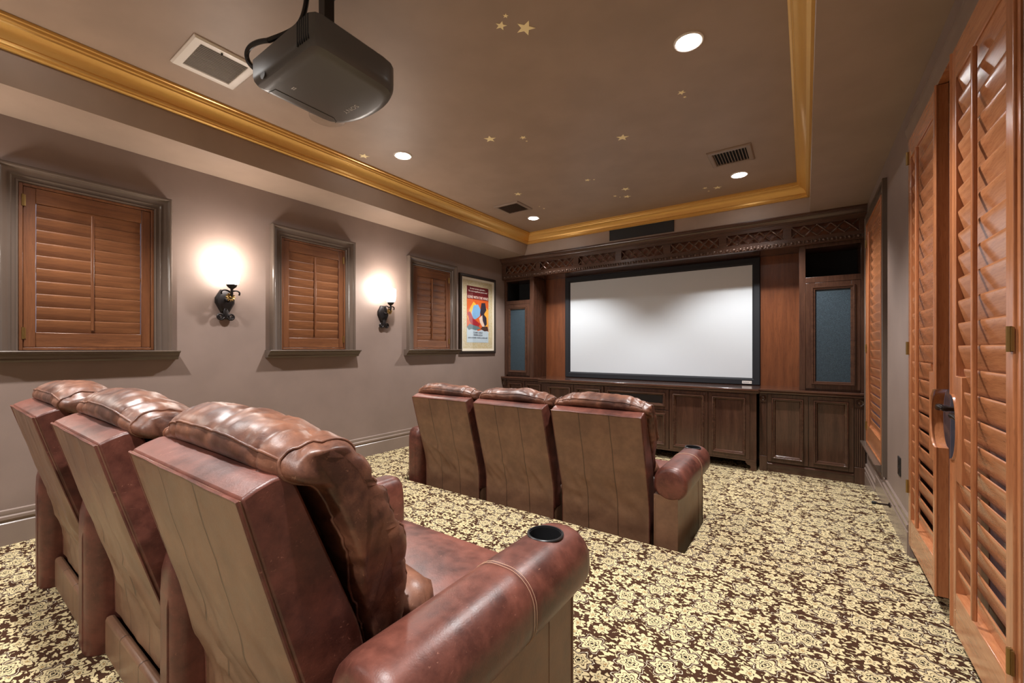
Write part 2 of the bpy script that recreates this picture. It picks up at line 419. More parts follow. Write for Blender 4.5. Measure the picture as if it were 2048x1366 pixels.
# right wall window
ws = struct('window_4', MB().box(XR+.10, XR+.105, RWY0, RWY1, RWZ0, RWZ1), M['glass'])
ca = MB(); ca.sweep([RW(RWY0-.092+.003,0,RWZ0-.06), RW(RWY0-.089,0,RWZ1+.089), RW(RWY1+.089,0,RWZ1+.089), RW(RWY1+.089,0,RWZ0-.06)], (-1,0,0), [(a, b*.5) for a, b in casp])
obj('casing', ca, M['trim'], ws, angle=25)
sl = MB(); sl.sweep([(XR,RWY0-.005,RWZ0),(XR,RWY1+.08,RWZ0)], (0,0,1), [(0,0),(.06,0),(.062,-.008),(.05,-.02),(.042,-.04),(.03,-.05),(0,-.05)]); obj('sill', sl, M['trim'], ws, angle=25)
shutter(RW, RWY0+.002, RWY1-.002, RWZ0+.003, RWZ1-.003, 23, math.radians(74), .091, 4.72, 'tall cherry shutter panel on right wall beside the mahogany cabinetry', None, (M['shut'], M['shuth']), [(RWY1-.018, 2.25), (RWY1-.018, 1.3), (RWY1-.018, .6)], dface=.02, rb=.15)

# ------------------------------------------------------------------ french door with shutters
dc = MB(); dc.sweep([RW(DY0-.09,0,ZP), RW(DY0-.09,0,DZ1+.07), RW(DY1+.03,0,DZ1+.07), RW(DY1+.03,0,DZ1-.3)][:3], (-1,0,0), [(0,0),(0,.02),(.03,.026),(.05,.018),(.09,.012),(.09,0)])
dc.box(XR-.012, XR, DY1, DY1+.028, ZP, DZ1+.07)
tr = struct('trim_2', dc, M['base']); tr['label'] = 'painted casing round the double door'
jb = MB()
for k in range(3): jb.box(XR+.03+.02*k, XR+.16, DY1-.006-.012*(k+1), DY1-.012*k, ZP, DZ1-.01); jb.box(XR+.03+.02*k, XR+.16, DY0, DY1, DZ1-.012*(k+1), DZ1-.012*k); jb.box(XR+.03+.02*k, XR+.16, DY0+.012*k, DY0+.012*(k+1), ZP, DZ1-.01)
struct('trim_3', jb, M['trim'])
DM = 2.395
def door_leaf(n, y0, y1, hy, sg, hz):
    x0, x1 = XR+.058, XR+.10; z0, z1 = ZP+.008, DZ1-.04
    m = MB()
    m.box(x0, x1, y0, y0+.2, z0, z1); m.box(x0, x1, y1-.2, y1, z0, z1); m.box(x0, x1, y0+.2, y1-.2, z1-.12, z1); m.box(x0, x1, y0+.2, y1-.2, z0, z0+.22)
    d = struct(n, m, M['door'], bevel=.003)
    obj('glass_pane', MB().box(x0+.018, x0+.023, y0+.2, y1-.2, z0+.22, z1-.12), M['glass'], d)
    h = MB(); h.lathe([(.026,0),(.026,.004),(.02,.01),(.011,.014),(.011,.05),(.013,.056),(.011,.07)], (x0, hy, hz), (-1,0,0), 16)
    xx = x0-.062
    h.tube([(xx, hy, hz), (xx-.006, hy+sg*.03, hz+.004), (xx-.004, hy+sg*.07, hz+.002), (xx+.002, hy+sg*.105, hz-.008), (xx+.004, hy+sg*.125, hz-.002)], [.011,.012,.010,.013,.010], 10)
    h.lathe([(.022,-.1),(.022,.05),(.02,.06)][:2], (x0, hy, hz-.0), (0,0,1), 4) if False else None
    obj('lever_handle', h, M['bronze'], d)
door_leaf('door_1', DY0+.04, DM, DM-.05, -1, 1.035); door_leaf('door_2', DM, DY1-.04, DM+.06, 1, 1.05)
SZ0, SZ1 = .235, 2.43
shutter(RW, 2.517, 3.105, SZ0, SZ1, 23, math.radians(75), .095, 2.865, 'cherry louvered door shutter on the far door leaf, left of the levers', 'french door shutters', (M['shut'], M['shuth']),
        [(3.10, 2.33), (3.10, 1.3), (3.10, .55)], stile=.052, rt=.11, rb=.15, dface=.018, thick=.04, cut=dict(free='lo', zc=1.0, hh=.125, dep=.085, wide=.07), frame=False)
shutter(RW, 1.70, 2.286, SZ0, SZ1, 23, math.radians(75), .095, 2.0, 'cherry louvered door shutter nearest the camera at the right edge', 'french door shutters', (M['shut'], M['shuth']),
        [(1.708, 2.33), (1.708, 1.325), (1.708, .45)], stile=.052, rt=.12, rb=.15, dface=.018, thick=.04, cut=dict(free='hi', zc=1.0, hh=.125, dep=.075, wide=.07), frame=False)
fm = MB()
fm.box(XR-.012, XR+.02, 3.107, 3.122, SZ0-.01, SZ1+.012); fm.box(XR-.012, XR+.02, 1.67, 3.122, SZ1+.002, SZ1+.014); fm.box(XR-.012, XR+.02, 1.676, 1.696, SZ0-.01, SZ1+.012)
struct('trim_4', fm, M['shut'])['label'] = 'thin cherry frame strip that the door shutters hang from'

# outlet and door stop
t = thing('wall_outlet', 'black electrical outlet on right wall between tall shutter and double door', 'outlet', (XR, 3.49, .57))
obj('cover_plate', MB().box(XR-.006, XR, 3.452, 3.528, .515, .63), M['black'], t, bevel=.002)
s = MB(); s.box(XR-.009, XR-.006, 3.475, 3.505, .58, .612); s.box(XR-.009, XR-.006, 3.475, 3.505, .533, .565); obj('socket', s, M['bronze'], t, bevel=.002)
t = thing('door_stop', 'slim black door stop sticking out from right baseboard', 'door stop', (XR-.02, 3.71, .26))
s = MB(); s.lathe([(.016,0),(.016,.006),(.006,.01),(.005,.075)], (XR-.018, 3.71, .26), (-1,0,0), 12); obj('rod', s, M['bronze'], t)
s = MB(); s.lathe([(.008,.07),(.011,.075),(.011,.09),(.007,.094)], (XR-.018, 3.71, .26), (-1,0,0), 12); obj('rubber_tip', s, M['black'], t)

# ------------------------------------------------------------------ ceiling fittings
def downlight(x, y, label, on=True):
    t = thing('recessed_downlight', label, 'downlight', (x, y, ZT), 'recessed downlights in tray ceiling')
    r = MB(); r.sweep([(x+.07*math.cos(-2*PI*k/32), y+.07*math.sin(-2*PI*k/32), ZT) for k in range(32)], (0,0,1), [(0,0),(0,-.004),(-.004,-.008),(-.0,-.008),(.0,-.008)][:3]+[(-.012,-.006),(-.014,0)], closed=True) if False else None
    ring = []
    for k in range(32):
        a = 2*PI*k/32; c_, s_ = math.cos(a), math.sin(a)
        ring.append([(x+q*c_, y+q*s_, ZT-h) for q, h in ((.076,0),(.075,.005),(.069,.009),(.063,.007),(.060,.002),(.060,0))])
    r = MB().loft(ring, closed=True); obj('trim_ring', r, M['white'], t)
    obj('lens', MB().lathe([(.060,.0),(.060,.003)], (x, y, ZT-.005), (0,0,1), 28), M['bulb'], t)
    l = bpy.data.lights.new('downlight_lamp', 'SPOT'); l.energy = DLP; l.color = (1,.98,.965); l.spot_size = math.radians(112); l.spot_blend = .45; l.shadow_soft_size = .05
    o = bpy.data.objects.new('downlight_lamp', l); COL.objects.link(o); o.parent = t; o.location = (0,0,-.02)
DLP = 118
downlight(-.515, 2.39, 'lit downlight nearest the camera, upper right of projector')
downlight(-2.82, 2.40, 'lit downlight near left gold crown, beside lone pale star')
downlight(-.515, 4.50, 'lit downlight below the right square ceiling vent')
downlight(-2.82, 4.50, 'lit downlight in far left corner beside small ceiling vent')
downlight(-.515, .28, 'lit downlight overhead of camera, outside photo on the right')
downlight(-2.82, .28, 'lit downlight behind projector on the left, outside the photo')
downlight(-.515, -1.35, 'added fill downlight by the rear wall on the right, outside the photo')  # rear pair is added, unseen, to brighten chair backs and right shutters
downlight(-2.82, -1.35, 'added fill downlight by the rear wall on the left, outside the photo')
def vent(x0, x1, y0, y1, fm_, n, label, fw):
    t = thing('ceiling_vent', label, 'air vent', ((x0+x1)/2, (y0+y1)/2, ZT), 'square ceiling air vents')
    f = MB(); f.sweep([(x0,y0,ZT),(x1,y0,ZT),(x1,y1,ZT),(x0,y1,ZT)], (0,0,1), [(0,0),(0,-.006),(.008,-.014),(fw-.006,-.016),(fw,-.012),(fw,0)], closed=True)
    obj('frame', f, fm_, t)
    obj('duct_opening', MB().box(x0+fw-.004, x1-fw+.004, y0+fw-.004, y1-fw+.004, ZT-.002, ZT), M['dark'], t)
    s = MB(); a0, a1 = x0+fw, x1-fw
    for k in range(n):
        cx = a0 + (a1-a0)*(k+.5)/n; h = (a1-a0)/n*.26
        s.prism([(cx-h, ZT-.003), (cx-h, ZT-.006), (cx+h*.4, ZT-.014), (cx+h*.4, ZT-.011)], 'y', y0+fw-.002, y1-fw+.002)
    obj('slats', s, fm_, t)
    return t
vt = vent(-2.98, -2.62, .842, 1.165, M['white'], 17, 'white ceiling vent with fine slats beside the projector', .045)
k = MB(); k.sphere((-2.65, .98, ZT-.02), .006); obj('knob', k, M['black'], vt)
vent(-.69, -.358, 3.85, 4.187, M['beige_metal'], 11, 'brown ceiling vent with broad open slats, above right downlight', .04)
vent(-2.98, -2.64, 3.87, 4.195, M['beige_metal'], 17, 'small brown ceiling vent near far left crown corner', .035)
t = thing('ceiling_speaker', 'round flush ceiling speaker grille partly hidden by the projector', 'speaker', (-2.81, 1.70, ZT))
obj('grille', MB().lathe([(.118,0),(.118,-.004),(.11,-.007),(.02,-.007)], (-2.81, 1.70, ZT), (0,0,1), 40), M['beige_metal'], t)
SK = .991
stars = [(-1.192,1.824,.052,.3,'largest gold ceiling star, right of the projector'),(-1.287,1.738,.031,.9,'medium gold star just left of the largest ceiling star'),(-1.23,1.70,.015,.2,'tiny gold star above the medium one near projector'),
 (-2.056,2.63,.05,.1,'gold star at ceiling centre left, beside a smaller pair'),(-1.828,2.761,.027,.5,'small gold star right of the centre left star'),(-1.835,2.825,.009,.0,'speck of a gold star under centre left small star'),
 (-1.184,3.212,.05,.7,'lone gold star at the middle of the ceiling'),(-3.132,2.237,.045,.4,'lone pale star left of the left downlight'),(-.661,2.867,.026,.2,'small gold star between middle star and right vent'),(-.655,2.93,.012,.3,'tiny gold star just below the small star near right vent'),
 (-1.767,3.825,.03,.8,'small gold star of far pair, left of three star cluster'),(-1.709,3.85,.011,.1,'tiny dot star right of small far star'),(-1.541,4.269,.046,.35,'upper star of the far cluster above the screen'),
 (-1.604,4.489,.042,.75,'lower bright star of the far cluster above the screen'),(-1.706,4.399,.022,.2,'small bright star left in the far cluster'),(-1.673,4.46,.009,.6,'speck between the two lower cluster stars'),
 (-2.542,3.742,.044,.15,'gold star just before the small far left vent'),(-.747,4.776,.042,.55,'gold star nearest the far right crown, beside smaller one'),(-.855,4.716,.025,.95,'small gold star left of the far right star'),(-.84,4.83,.011,.4,'tiny star under the small far right star'),
 (-2.559,4.216,.008,.3,'faint tiny star right of the small far left vent'),(-2.552,4.307,.014,.3,'faint small star above the far left downlight')]
for x, y, r, a, lab in stars:
    pl = []
    for k in range(10):
        q = r if k % 2 == 0 else r*.42; th = a*2 + PI*k/5; pl.append((x*SK + q*math.cos(th), y*SK + q*math.sin(th)))
    tag(obj('ceiling_star', MB().prism(pl, 'z', ZT-.0015, ZT-.0001), M['star']), lab, 'star', 'gold stars on the tray ceiling')

# ------------------------------------------------------------------ projector
PZ = 2.44
t = thing('projector', 'charcoal ceiling projector hanging over the rear seats', 'projector', (-1.75, 1.06, PZ))
px0, px1, py0, py1 = -1.997, -1.502, .853, 1.30
def plan(ins, fr):
    n = 14; o = [(px0+ins+.012, py0+ins), (px1-ins-.03, py0+ins), (px1-ins-.008, py0+ins+.012), (px1-ins, py0+ins+.04)]
    fy = py1-.13
    for k in range(n+1):
        th = PI*k/n; o.append(((px0+px1)/2 + math.cos(th)*((px1-px0)/2-ins)*(1 if True else 0), fy + math.sin(th)**.75*(.14-ins) if 0 < k < n else fy))
    o.append((px0+ins, py0+ins+.02)); return o
rings = []
for ins, z in ((.05,PZ),(.03,PZ+.003),(.014,PZ+.012),(.004,PZ+.03),(.0,PZ+.05),(0,PZ+.125),(.006,PZ+.132),(.03,PZ+.136)): rings.append([(x, y, z) for x, y in plan(ins, 0)])
body = obj('body', MB().loft(rings), M['projb'], t, angle=30)
s = MB()
for k in range(6): s.box(px1-.115+.015*k, px1-.108+.015*k, py0-.0015, py0+.004, PZ+.03, PZ+.125)
obj('vent_grooves', s, M['dark'], body)
s = MB(); s.lathe([(.02,0),(.02,.002)], (-1.90, py0+.004, PZ+.032), (0,-1,0), 20); obj('ir_window', s, M['black'], body)
s = MB(); s.tube([(px0+.03, py0+.055, PZ-.0002), (px0+.1, py0+.30, PZ-.0002)][:1]+[(px0+.085,py0+.06,PZ-.0005),(px0+.085,py0+.34,PZ-.0005),(px0+.065,py0+.365,PZ-.0005),(px0+.05,py0+.37,PZ-.0005)][0:], .0012, 4); obj('panel_seam', s, M['dark'], body)
s = MB(); s.lathe([(.05,.0),(.05,.03),(.045,.034),(.04,.01)], (-1.75, py1-.022, PZ+.08), (0,1,0), 28); obj('lens', s, M['black'], t)
s = MB(); s.box(-1.95,-1.55,.90,1.15,PZ+.134,PZ+.165); obj('connector_block', s, M['black'], t, bevel=.01)
def text_mesh(name, body_txt, size, mat, parent, fn, depth=.0006, align='CENTER'):
    cu = bpy.data.curves.new(name, 'FONT'); cu.body = body_txt; cu.size = size; cu.extrude = depth; cu.align_x = align; cu.resolution_u = 2
    to = bpy.data.objects.new(name, cu); COL.objects.link(to); dg = bpy.context.evaluated_depsgraph_get(); dg.update()
    me = bpy.data.meshes.new_from_object(to.evaluated_get(dg)); bpy.data.objects.remove(to); bpy.data.curves.remove(cu)
    off = Vector(parent['_w'])
    for v in me.vertices: v.co = fn(v.co.copy()) - off
    me.materials.clear(); me.materials.append(mat)
    o = bpy.data.objects.new(name, me); COL.objects.link(o); o.parent = parent; o['_w'] = tuple(off); return o
def onbottom(cx, cy):
    return lambda c: Vector((cx + c.x, cy - c.y, PZ - .0006 - abs(c.z)*0 + (-c.z)))
text_mesh('lettering', 'SONY', .032, M['letter'], body, lambda c: Vector((-1.775 - c.x*1.25, 1.185 + c.y, PZ-.0004 - c.z)) )
m = MB()
for k, (a, b_) in enumerate(((-.0,.012),(.014,.022),(.0,.008),(.011,.023))): m.box(-1.85+a, -1.85+b_, .95+.008*(k//2), .955+.008*(k//2), PZ-.0008, PZ+.0005)
obj('printed_mark', m, M['letter'], body)
t = thing('projector_mount', 'black ceiling pole that carries the projector', 'mount', (-1.74, 1.05, PZ+.165))
obj('pole', MB().box(-1.763, -1.717, 1.027, 1.073, PZ+.166, ZT-.012), M['black'], t)
obj('ceiling_plate', MB().box(-1.83, -1.65, .96, 1.14, ZT-.012, ZT), M['black'], t, bevel=.003)
s = MB()
def bez(pts, n=24):
    o = []
    for i in range(n+1):
        u = i/n; q = [Vector(p) for p in pts]
        while len(q) > 1: q = [q[k].lerp(q[k+1], u) for k in range(len(q)-1)]
        o.append(q[0])
    return o
s.tube(bez([(-1.86,1.03,ZT),(-1.87,1.03,2.80),(-1.85,.98,2.72),(-1.78,.93,2.65),(-1.90,.88,2.63)]), .011, 8)
s.tube(bez([(-1.90,.88,2.63),(-2.03,.83,2.65),(-2.075,.85,2.60),(-2.015,.87,2.55)]), .010, 8)
tag(obj('cable', s, M['black']), 'bundled black cables looping behind the projector', 'cable')

# ------------------------------------------------------------------ sconces
SX = XL
def sconce(y, label):
    t = thing('wall_sconce', label, 'sconce', (SX, y, 1.55), 'iron wall sconces with glass shades')
    hexp = [(-.028,1.585),(.028,1.585),(.066,1.66),(.066,1.70),(.03,1.765),(-.03,1.765),(-.066,1.70),(-.066,1.66)]
    m = MB(); m.loft([[(SX, y+a, z) for a, z in hexp], [(SX+.02, y+a, z) for a, z in hexp], [(SX+.032, y+a*.82, 1.675+(z-1.675)*.82) for a, z in hexp]])
    bp_ = obj('backplate', m, M['iron'], t)
    m = MB()
    for sg in (-1, 1):
        pts = []
        for k in range(26):
            u = k/25; th = -PI/2 + u*3.4*PI; r = .034*(1-u*.75)
            pts.append((SX+.03, y + sg*(.038 - r*math.cos(th)*-1 - .034 + .0), 1.555 + r*math.sin(th)))
        m.tube([(SX+.024, y+sg*.004, 1.62), (SX+.03, y+sg*.012, 1.59)] + [(SX+.03, y+sg*(.036+.028*(1-u*.75)*math.cos(PI - u*3.2*PI)), 1.552 - .028*(1-u*.75)*math.sin(PI - u*3.2*PI)*1) for u in [i/24 for i in range(25)]], .008, 8)
    m.tube([(SX+.03, y, 1.60), (SX+.035, y, 1.56), (SX+.03, y, 1.53)], [.012,.016,.008], 8)
    obj('scroll', m, M['iron'], t)
    m = MB(); m.tube([(SX+.03,y,1.69),(SX+.07,y,1.672),(SX+.122,y,1.69),(SX+.140,y,1.73),(SX+.140,y,1.775)], .010, 8)
    m.lathe([(.008,1.76),(.03,1.778),(.036,1.79),(.036,1.797)], (SX+.140, y, 0), (0,0,1), 16)
    for sg in (-1, 1): m.tube(bez([(SX+.11,y,1.74),(SX+.13,y+sg*.05,1.77),(SX+.12,y+sg*.075,1.74),(SX+.115,y+sg*.06,1.72)], 12), .006, 6)
    obj('arm', m, M['iron'], t)
    m = MB(); fc = Vector((SX+.12, y-.004, 1.70))
    for k in range(12):
        a = 2*PI*k/12; d = Vector((.25, math.cos(a), math.sin(a))); m.tube([fc+d*.008, fc+d*.024, fc+d*.036], [.004,.0075,.002], 6)
    m.sphere(fc+Vector((.008,0,0)), .011); obj('flower', m, M['brass'], t)
    m = MB(); m.lathe([(.03,1.80),(.045,1.805),(.052,1.83),(.054,1.87),(.056,1.925),(.05,1.94),(.03,1.948),(.006,1.95)], (SX+.140, y, 0), (0,0,1), 24)
    obj('shade', m, M['shade'], t)
    l = bpy.data.lights.new('sconce_lamp', 'POINT'); l.energy = 6; l.color = (1,.91,.82); l.shadow_soft_size = .045
    o = bpy.data.objects.new('sconce_lamp', l); COL.objects.link(o); o.parent = t; o.location = (.165, 0, 2.0-1.55)
sconce(1.425, 'lit iron wall sconce nearest the camera, between first two windows')
sconce(2.955, 'lit iron wall sconce farther away, between middle and far windows')
sconce(-.12, 'lit iron wall sconce behind the camera, outside the photo')

# ------------------------------------------------------------------ framed poster
py0_, py1_, pz0_, pz1_ = 4.19, 4.985, 1.225, 2.315
t = thing('framed_picture', 'framed movie poster in gold mat beside far window', 'picture', (XL, 4.59, pz0_))
f = MB(); f.sweep([LW(py0_,0,pz0_), LW(py1_,0,pz0_), LW(py1_,0,pz1_), LW(py0_,0,pz1_)], (1,0,0), [(0,0),(0,.022),(.012,.032),(.022,.028),(.026,.034),(.036,.032),(.04,.02),(.04,0)], closed=True)
obj('frame', f, wood('black_bronze_frame', C(30,24,20), C(58,46,36), 'z', .35), t, angle=25)
obj('backing_board', MB().box(XL, XL+.006, py0_+.02, py1_-.02, pz0_+.02, pz1_-.02), M['dark'], t)
f = MB(); f.sweep([LW(py0_+.038,0,pz0_+.038), LW(py1_-.038,0,pz0_+.038), LW(py1_-.038,0,pz1_-.038), LW(py0_+.038,0,pz1_-.038)], (1,0,0), [(0,.006),(0,.018),(.034,.014),(.034,.006)], closed=True)
obj('white_liner', f, plain('cream_liner', C(226,216,196), .6), t)
obj('mat_board', MB().box(XL+.006, XL+.010, py0_+.07, py1_-.07, pz0_+.07, pz1_-.07), M['mat'], t)
qy0, qy1, qz0, qz1 = 4.345, 4.82, 1.38, 2.165
po = obj('poster', MB().box(XL+.010, XL+.012, qy0, qy1, qz0, qz1), plain('poster_paper', C(190,206,216), .5), t)
def pcol(n, c): return plain(n, c, .5)
def pp(u, v): return (qy0 + u*(qy1-qy0), qz0 + v*(qz1-qz0))
def pshape(name, pts, col, lay):
    obj(name, MB().prism([pp(*q) for q in pts], 'x', XL+.012, XL+.0122+.0002*lay), pcol('poster_' + name, col), po)
pshape('red_band', [(0,.84),(1,.84),(1,1),(0,1)], C(104,22,26), 1)
pshape('title_band', [(0,.77),(1,.77),(1,.84),(0,.84)], C(126,34,30), 1)
pshape('orange_field', [(0,.27),(.1,.22),(.3,.26),(.5,.21),(.8,.25),(1,.20),(1,.77),(0,.77)], C(206,92,34), 1)
pshape('yellow_glow', [(.02,.45),(.15,.62),(.3,.73),(.42,.68),(.3,.5),(.12,.36)], C(238,176,66), 2)
pshape('yellow_glow', [(.8,.3),(.98,.25),(1,.6),(.85,.66),(.78,.5)], C(232,166,62), 2)
pshape('blue_shape', [(.2,.52),(.3,.66),(.5,.69),(.62,.6),(.58,.48),(.4,.42),(.28,.42)], C(122,168,206), 3)
pshape('dark_shape', [(.6,.55),(.66,.72),(.84,.73),(.9,.6),(.78,.52),(.9,.46),(.92,.34),(.8,.28),(.68,.4)], C(40,34,50), 3)
pshape('crimson_shape', [(.02,.52),(.14,.55),(.3,.42),(.6,.34),(.52,.27),(.3,.29),(.1,.38)], C(158,26,38), 4)
pshape('pale_shape', [(.55,.44),(.7,.5),(.72,.4),(.82,.3),(.74,.27),(.6,.36)], C(222,196,178), 5)
pshape('grey_shape', [(0,.27),(.12,.33),(.3,.31),(.5,.29),(.62,.26),(.4,.22),(.2,.24),(.08,.22)], C(96,120,124), 5)
pshape('brown_shape', [(.62,.25),(.7,.29),(.95,.3),(1,.22),(.8,.21)], C(74,44,34), 5)
def onposter(u, v, sx=1.0): return lambda c: Vector((XL+.0138+c.z, pp(u, v)[0] + c.x*sx, pp(u, v)[1] + c.y))
cr_ = pcol('poster_white_print', C(236,228,216)); bl_ = M['greyletter']
text_mesh('headline', 'In new screen splendor...', .034, cr_, po, onposter(.5, .945)); text_mesh('headline', 'The most magnificent picture ever!', .030, cr_, po, onposter(.5, .90, .98))
text_mesh('poster_title', 'GONE WITH THE WIND', .052, cr_, po, onposter(.5, .785, .80), .0008)
for q, (tx, sz, v) in enumerate((('CLARK GABLE', .034, .165), ('VIVIEN LEIGH', .034, .12), ('LESLIE HOWARD  OLIVIA de HAVILLAND', .025, .075))): text_mesh('credits', tx, sz, bl_, po, onposter(.5, v, .95))
obj('glazing', MB().box(XL+.0155, XL+.0165, py0_+.045, py1_-.045, pz0_+.045, pz1_-.045), M['glass'], t)

# ------------------------------------------------------------------ cabinetry
CT = .872
panp = [(0,0),(0,.016),(.006,.027),(.014,.029),(.02,.017),(.028,.015),(.037,-.002),(.037,-.008)]
def moulded(mb, x0, x1, z0, z1, y, prof=panp):
    mb.sweep([(x0,y,z0),(x1,y,z0),(x1,y,z1),(x0,y,z1)], (0,-1,0), prof, closed=True)
def cab_door(parent, x0, x1, z0, z1, y, ins=.038, inner=None, name='door', pm=None):
    m = MB(); 
    for a0, a1, c0, c1 in ((x0,x0+ins,z0,z1),(x1-ins,x1,z0,z1),(x0+ins,x1-ins,z1-ins,z1),(x0+ins,x1-ins,z0,z0+ins)): m.box(a0, a1, y-.02, y, c0, c1)
    d = obj(name, m, M['cabd'], parent, bevel=.002)
    q = MB(); moulded(q, x0+ins-.002, x1-ins+.002, z0+ins-.002, z1-ins+.002, y-.014); obj('moulding', q, M['cabh'], d, angle=25)
    obj(inner or 'panel', MB().box(x0+ins, x1-ins, y-.008, y-.002, z0+ins, z1-ins), pm or M['cabd'], d)
    return d
def rosette_pil(parent, x0, x1, y, z1, z0):
    c = (x0+x1)/2; w_ = x1-x0
    m = MB(); m.box(x0, x1, y-.02, y, z1-.095, z1); m.box(x0, x1, y-.026, y, z0, z0+.16); m.box(x0+.004, x1-.004, y-.012, y, z0+.16, z1-.095)
    for k in range(5):
        xx = x0 + w_*(k+.5)/5; m.tube([(xx, y-.012, z0+.165), (xx, y-.012, z1-.10)], w_*.075, 6)
    p = obj('pilaster', m, M['cabd'], parent, bevel=.0015)
    r = MB(); r.lathe([(w_*.42,0),(w_*.42,.004),(w_*.36,.009),(w_*.27,.004),(w_*.2,.003),(w_*.17,.010),(w_*.08,.013),(.001,.014)], (c, y-.02, z1-.048), (0,-1,0), 20); obj('rosette', r, M['cabh'], p)
FY = 5.20
def side_base(x0, x1, pil, doors, label, loc):
    t = thing('base_cabinet', label, 'cabinet', loc, 'mahogany base cabinets')
    obj('carcass', MB().box(x0, x1, FY, 5.60, 0, CT-.048), M['cabd'], t)
    for a, b_ in pil: rosette_pil(t, a, b_, FY, CT-.048, 0)
    for a, b_ in doors: cab_door(t, a, b_, .105, CT-.055, FY)
    lo = doors[0][0]; hi = doors[-1][1]
    m = MB(); m.box(lo, hi, FY-.012, FY, 0, .075); m.prism([(FY-.012,.075),(FY-.024,.075),(FY-.022,.085),(FY-.010,.095),(FY,.098),(FY,.075)], 'x', lo, hi); obj('plinth', m, M['cabh'], t)
    return t
side_base(-.405, XR-.004, [(-.403,-.335),(.385,.467)], [(-.33,.022),(.028,.38)], 'two door mahogany base cabinet below the right tower', (.03, FY, 0))
side_base(XL+.003, -3.075, [(XL+.005,-3.735)], [(-3.728,-3.405),(-3.399,-3.078)], 'two door mahogany base cabinet below the left tower', (-3.45, FY, 0))
CY = 5.10
def centre(x0, x1, label):
    t = thing('base_cabinet', label, 'cabinet', ((x0+x1)/2, CY, 0), 'mahogany base cabinets')
    obj('carcass', MB().box(x0, x1, CY, 5.60, .10, CT-.048), M['cabd'], t)
    return t
def foot(t, x, sg):
    pl = [(x,.0),(x+sg*.07,0),(x+sg*.062,.02),(x+sg*.05,.03),(x+sg*.055,.055),(x+sg*.08,.06),(x+sg*.10,.085),(x+sg*.10,.10),(x,.10)]
    obj('bracket_foot', MB().prism(pl, 'y', CY-.012, CY+.05), M['cabh'], t, bevel=.002)
t = centre(-3.06, -2.115, 'centre left cabinet unit with two panel doors under screen'); cab_door(t, -2.98, -2.555, .12, CT-.06, CY); cab_door(t, -2.549, -2.125, .12, CT-.06, CY); foot(t, -3.06, 1)
obj('plinth', MB().box(-3.06, -2.115, CY-.016, CY, .10, .118), M['cabh'], t)
t = centre(-2.115, -1.31, 'middle cabinet unit with black component slot under screen centre')
cab_door(t, -2.11, -1.315, .575, CT-.06, CY, inner='equipment_window', pm=M['black']); cab_door(t, -2.11, -1.315, .12, .568, CY, name='drop_front')
obj('plinth', MB().box(-2.115, -1.31, CY-.016, CY, .10, .118), M['cabh'], t)
t = centre(-1.31, -.425, 'centre right cabinet unit with two panel doors under screen'); cab_door(t, -1.305, -.893, .12, CT-.06, CY); cab_door(t, -.887, -.485, .12, CT-.06, CY); foot(t, -.425, -1)
obj('plinth', MB().box(-1.31, -.425, CY-.016, CY, .10, .118), M['cabh'], t)
# countertop: one slab that steps forward in the middle
ct = MB(); outl = [(XL+.002,5.619),(XL+.002,5.14),(-3.09,5.14),(-3.09,5.04),(-.40,5.04),(-.40,5.14),(XR-.002,5.14),(XR-.002,5.619)]
ct.prism(outl, 'z', CT-.022, CT)
ctp = [(.0,-.048),(.0,-.022),(-.03,-.022),(-.03,-.048)]
o2 = [(x, y+.012) for x, y in outl[1:7]]
ct.sweep([(x, y, CT) for x, y in o2], (0,0,1), [(0,-.022),(.012,-.022),(.012,-.028),(.006,-.034),(.004,-.048),(-0.0,-.048)][::-1] if False else [(0,-.022),(-.008,-.03),(-.002,-.034),(.0,-.048),(.05,-.048),(.05,-.022)])
tag(obj('countertop', ct, wood('polished_mahogany_top', C(64,40,30), C(92,60,46), 'x', .10, 1, .8), bevel=.004), 'long polished mahogany counter running below screen and towers', 'countertop')
# towers
TY = 5.235
def tower(x0, x1, nx0, nx1, gx0, gx1, label, cl):
    t = thing('speaker_tower', label, 'cabinet', ((x0+x1)/2, TY, CT), 'mahogany speaker towers')
    zt = 2.350; m = MB()
    m.box(x0, nx0, TY, 5.60, CT, zt); m.box(nx1, x1, TY, 5.60, CT, zt); m.box(nx0, nx1, TY, 5.60, 2.318, zt); m.box(nx0, nx1, TY, 5.60, 1.965, 2.022); m.box(nx0, nx1, TY+.02, 5.60, CT, 1.965); m.box(nx0, nx1, 5.585, 5.60, 2.02, 2.32)
    obj('carcass', m, M['cabd'], t, bevel=.002)
    m = MB(); m.box(nx0, nx1, 5.58, 5.585, 2.022, 2.318); m.box(nx0, nx0+.003, TY+.03, 5.585, 2.022, 2.318)
    obj('niche_lining', m, M['dark'], t)
    d0, d1, c0, c1 = nx0+.002, nx1-.002, CT+.02, 1.962
    m = MB()
    for a0, a1, e0, e1 in ((d0,gx0,c0,c1),(gx1,d1,c0,c1),(gx0,gx1,1.893,c1),(gx0,gx1,c0,.962)): m.box(a0, a1, TY-.002, TY+.02, e0, e1)
    d = obj('door', m, M['cabd'], t, bevel=.002)
    q = MB(); moulded(q, gx0-.03, gx1+.03, .962-.03, 1.893+.03, TY-.002, [(0,0),(0,.012),(.006,.018),(.014,.018),(.018,.010),(.03,.008),(.036,.0),(.036,-.006)]); obj('moulding', q, M['cabh'], d, angle=25)
    obj('speaker_grille', MB().box(gx0, gx1, TY+.004, TY+.012, .96, 1.895), M['grille'], d)
tower(-.053, XR-.003, .0, .437, .079, .365, 'right mahogany tower with tall speaker grille and dark niche', 1)
tower(XL+.003, -3.28, -3.77, -3.345, -3.70, -3.425, 'left mahogany tower with narrow speaker grille and open niche', -1)
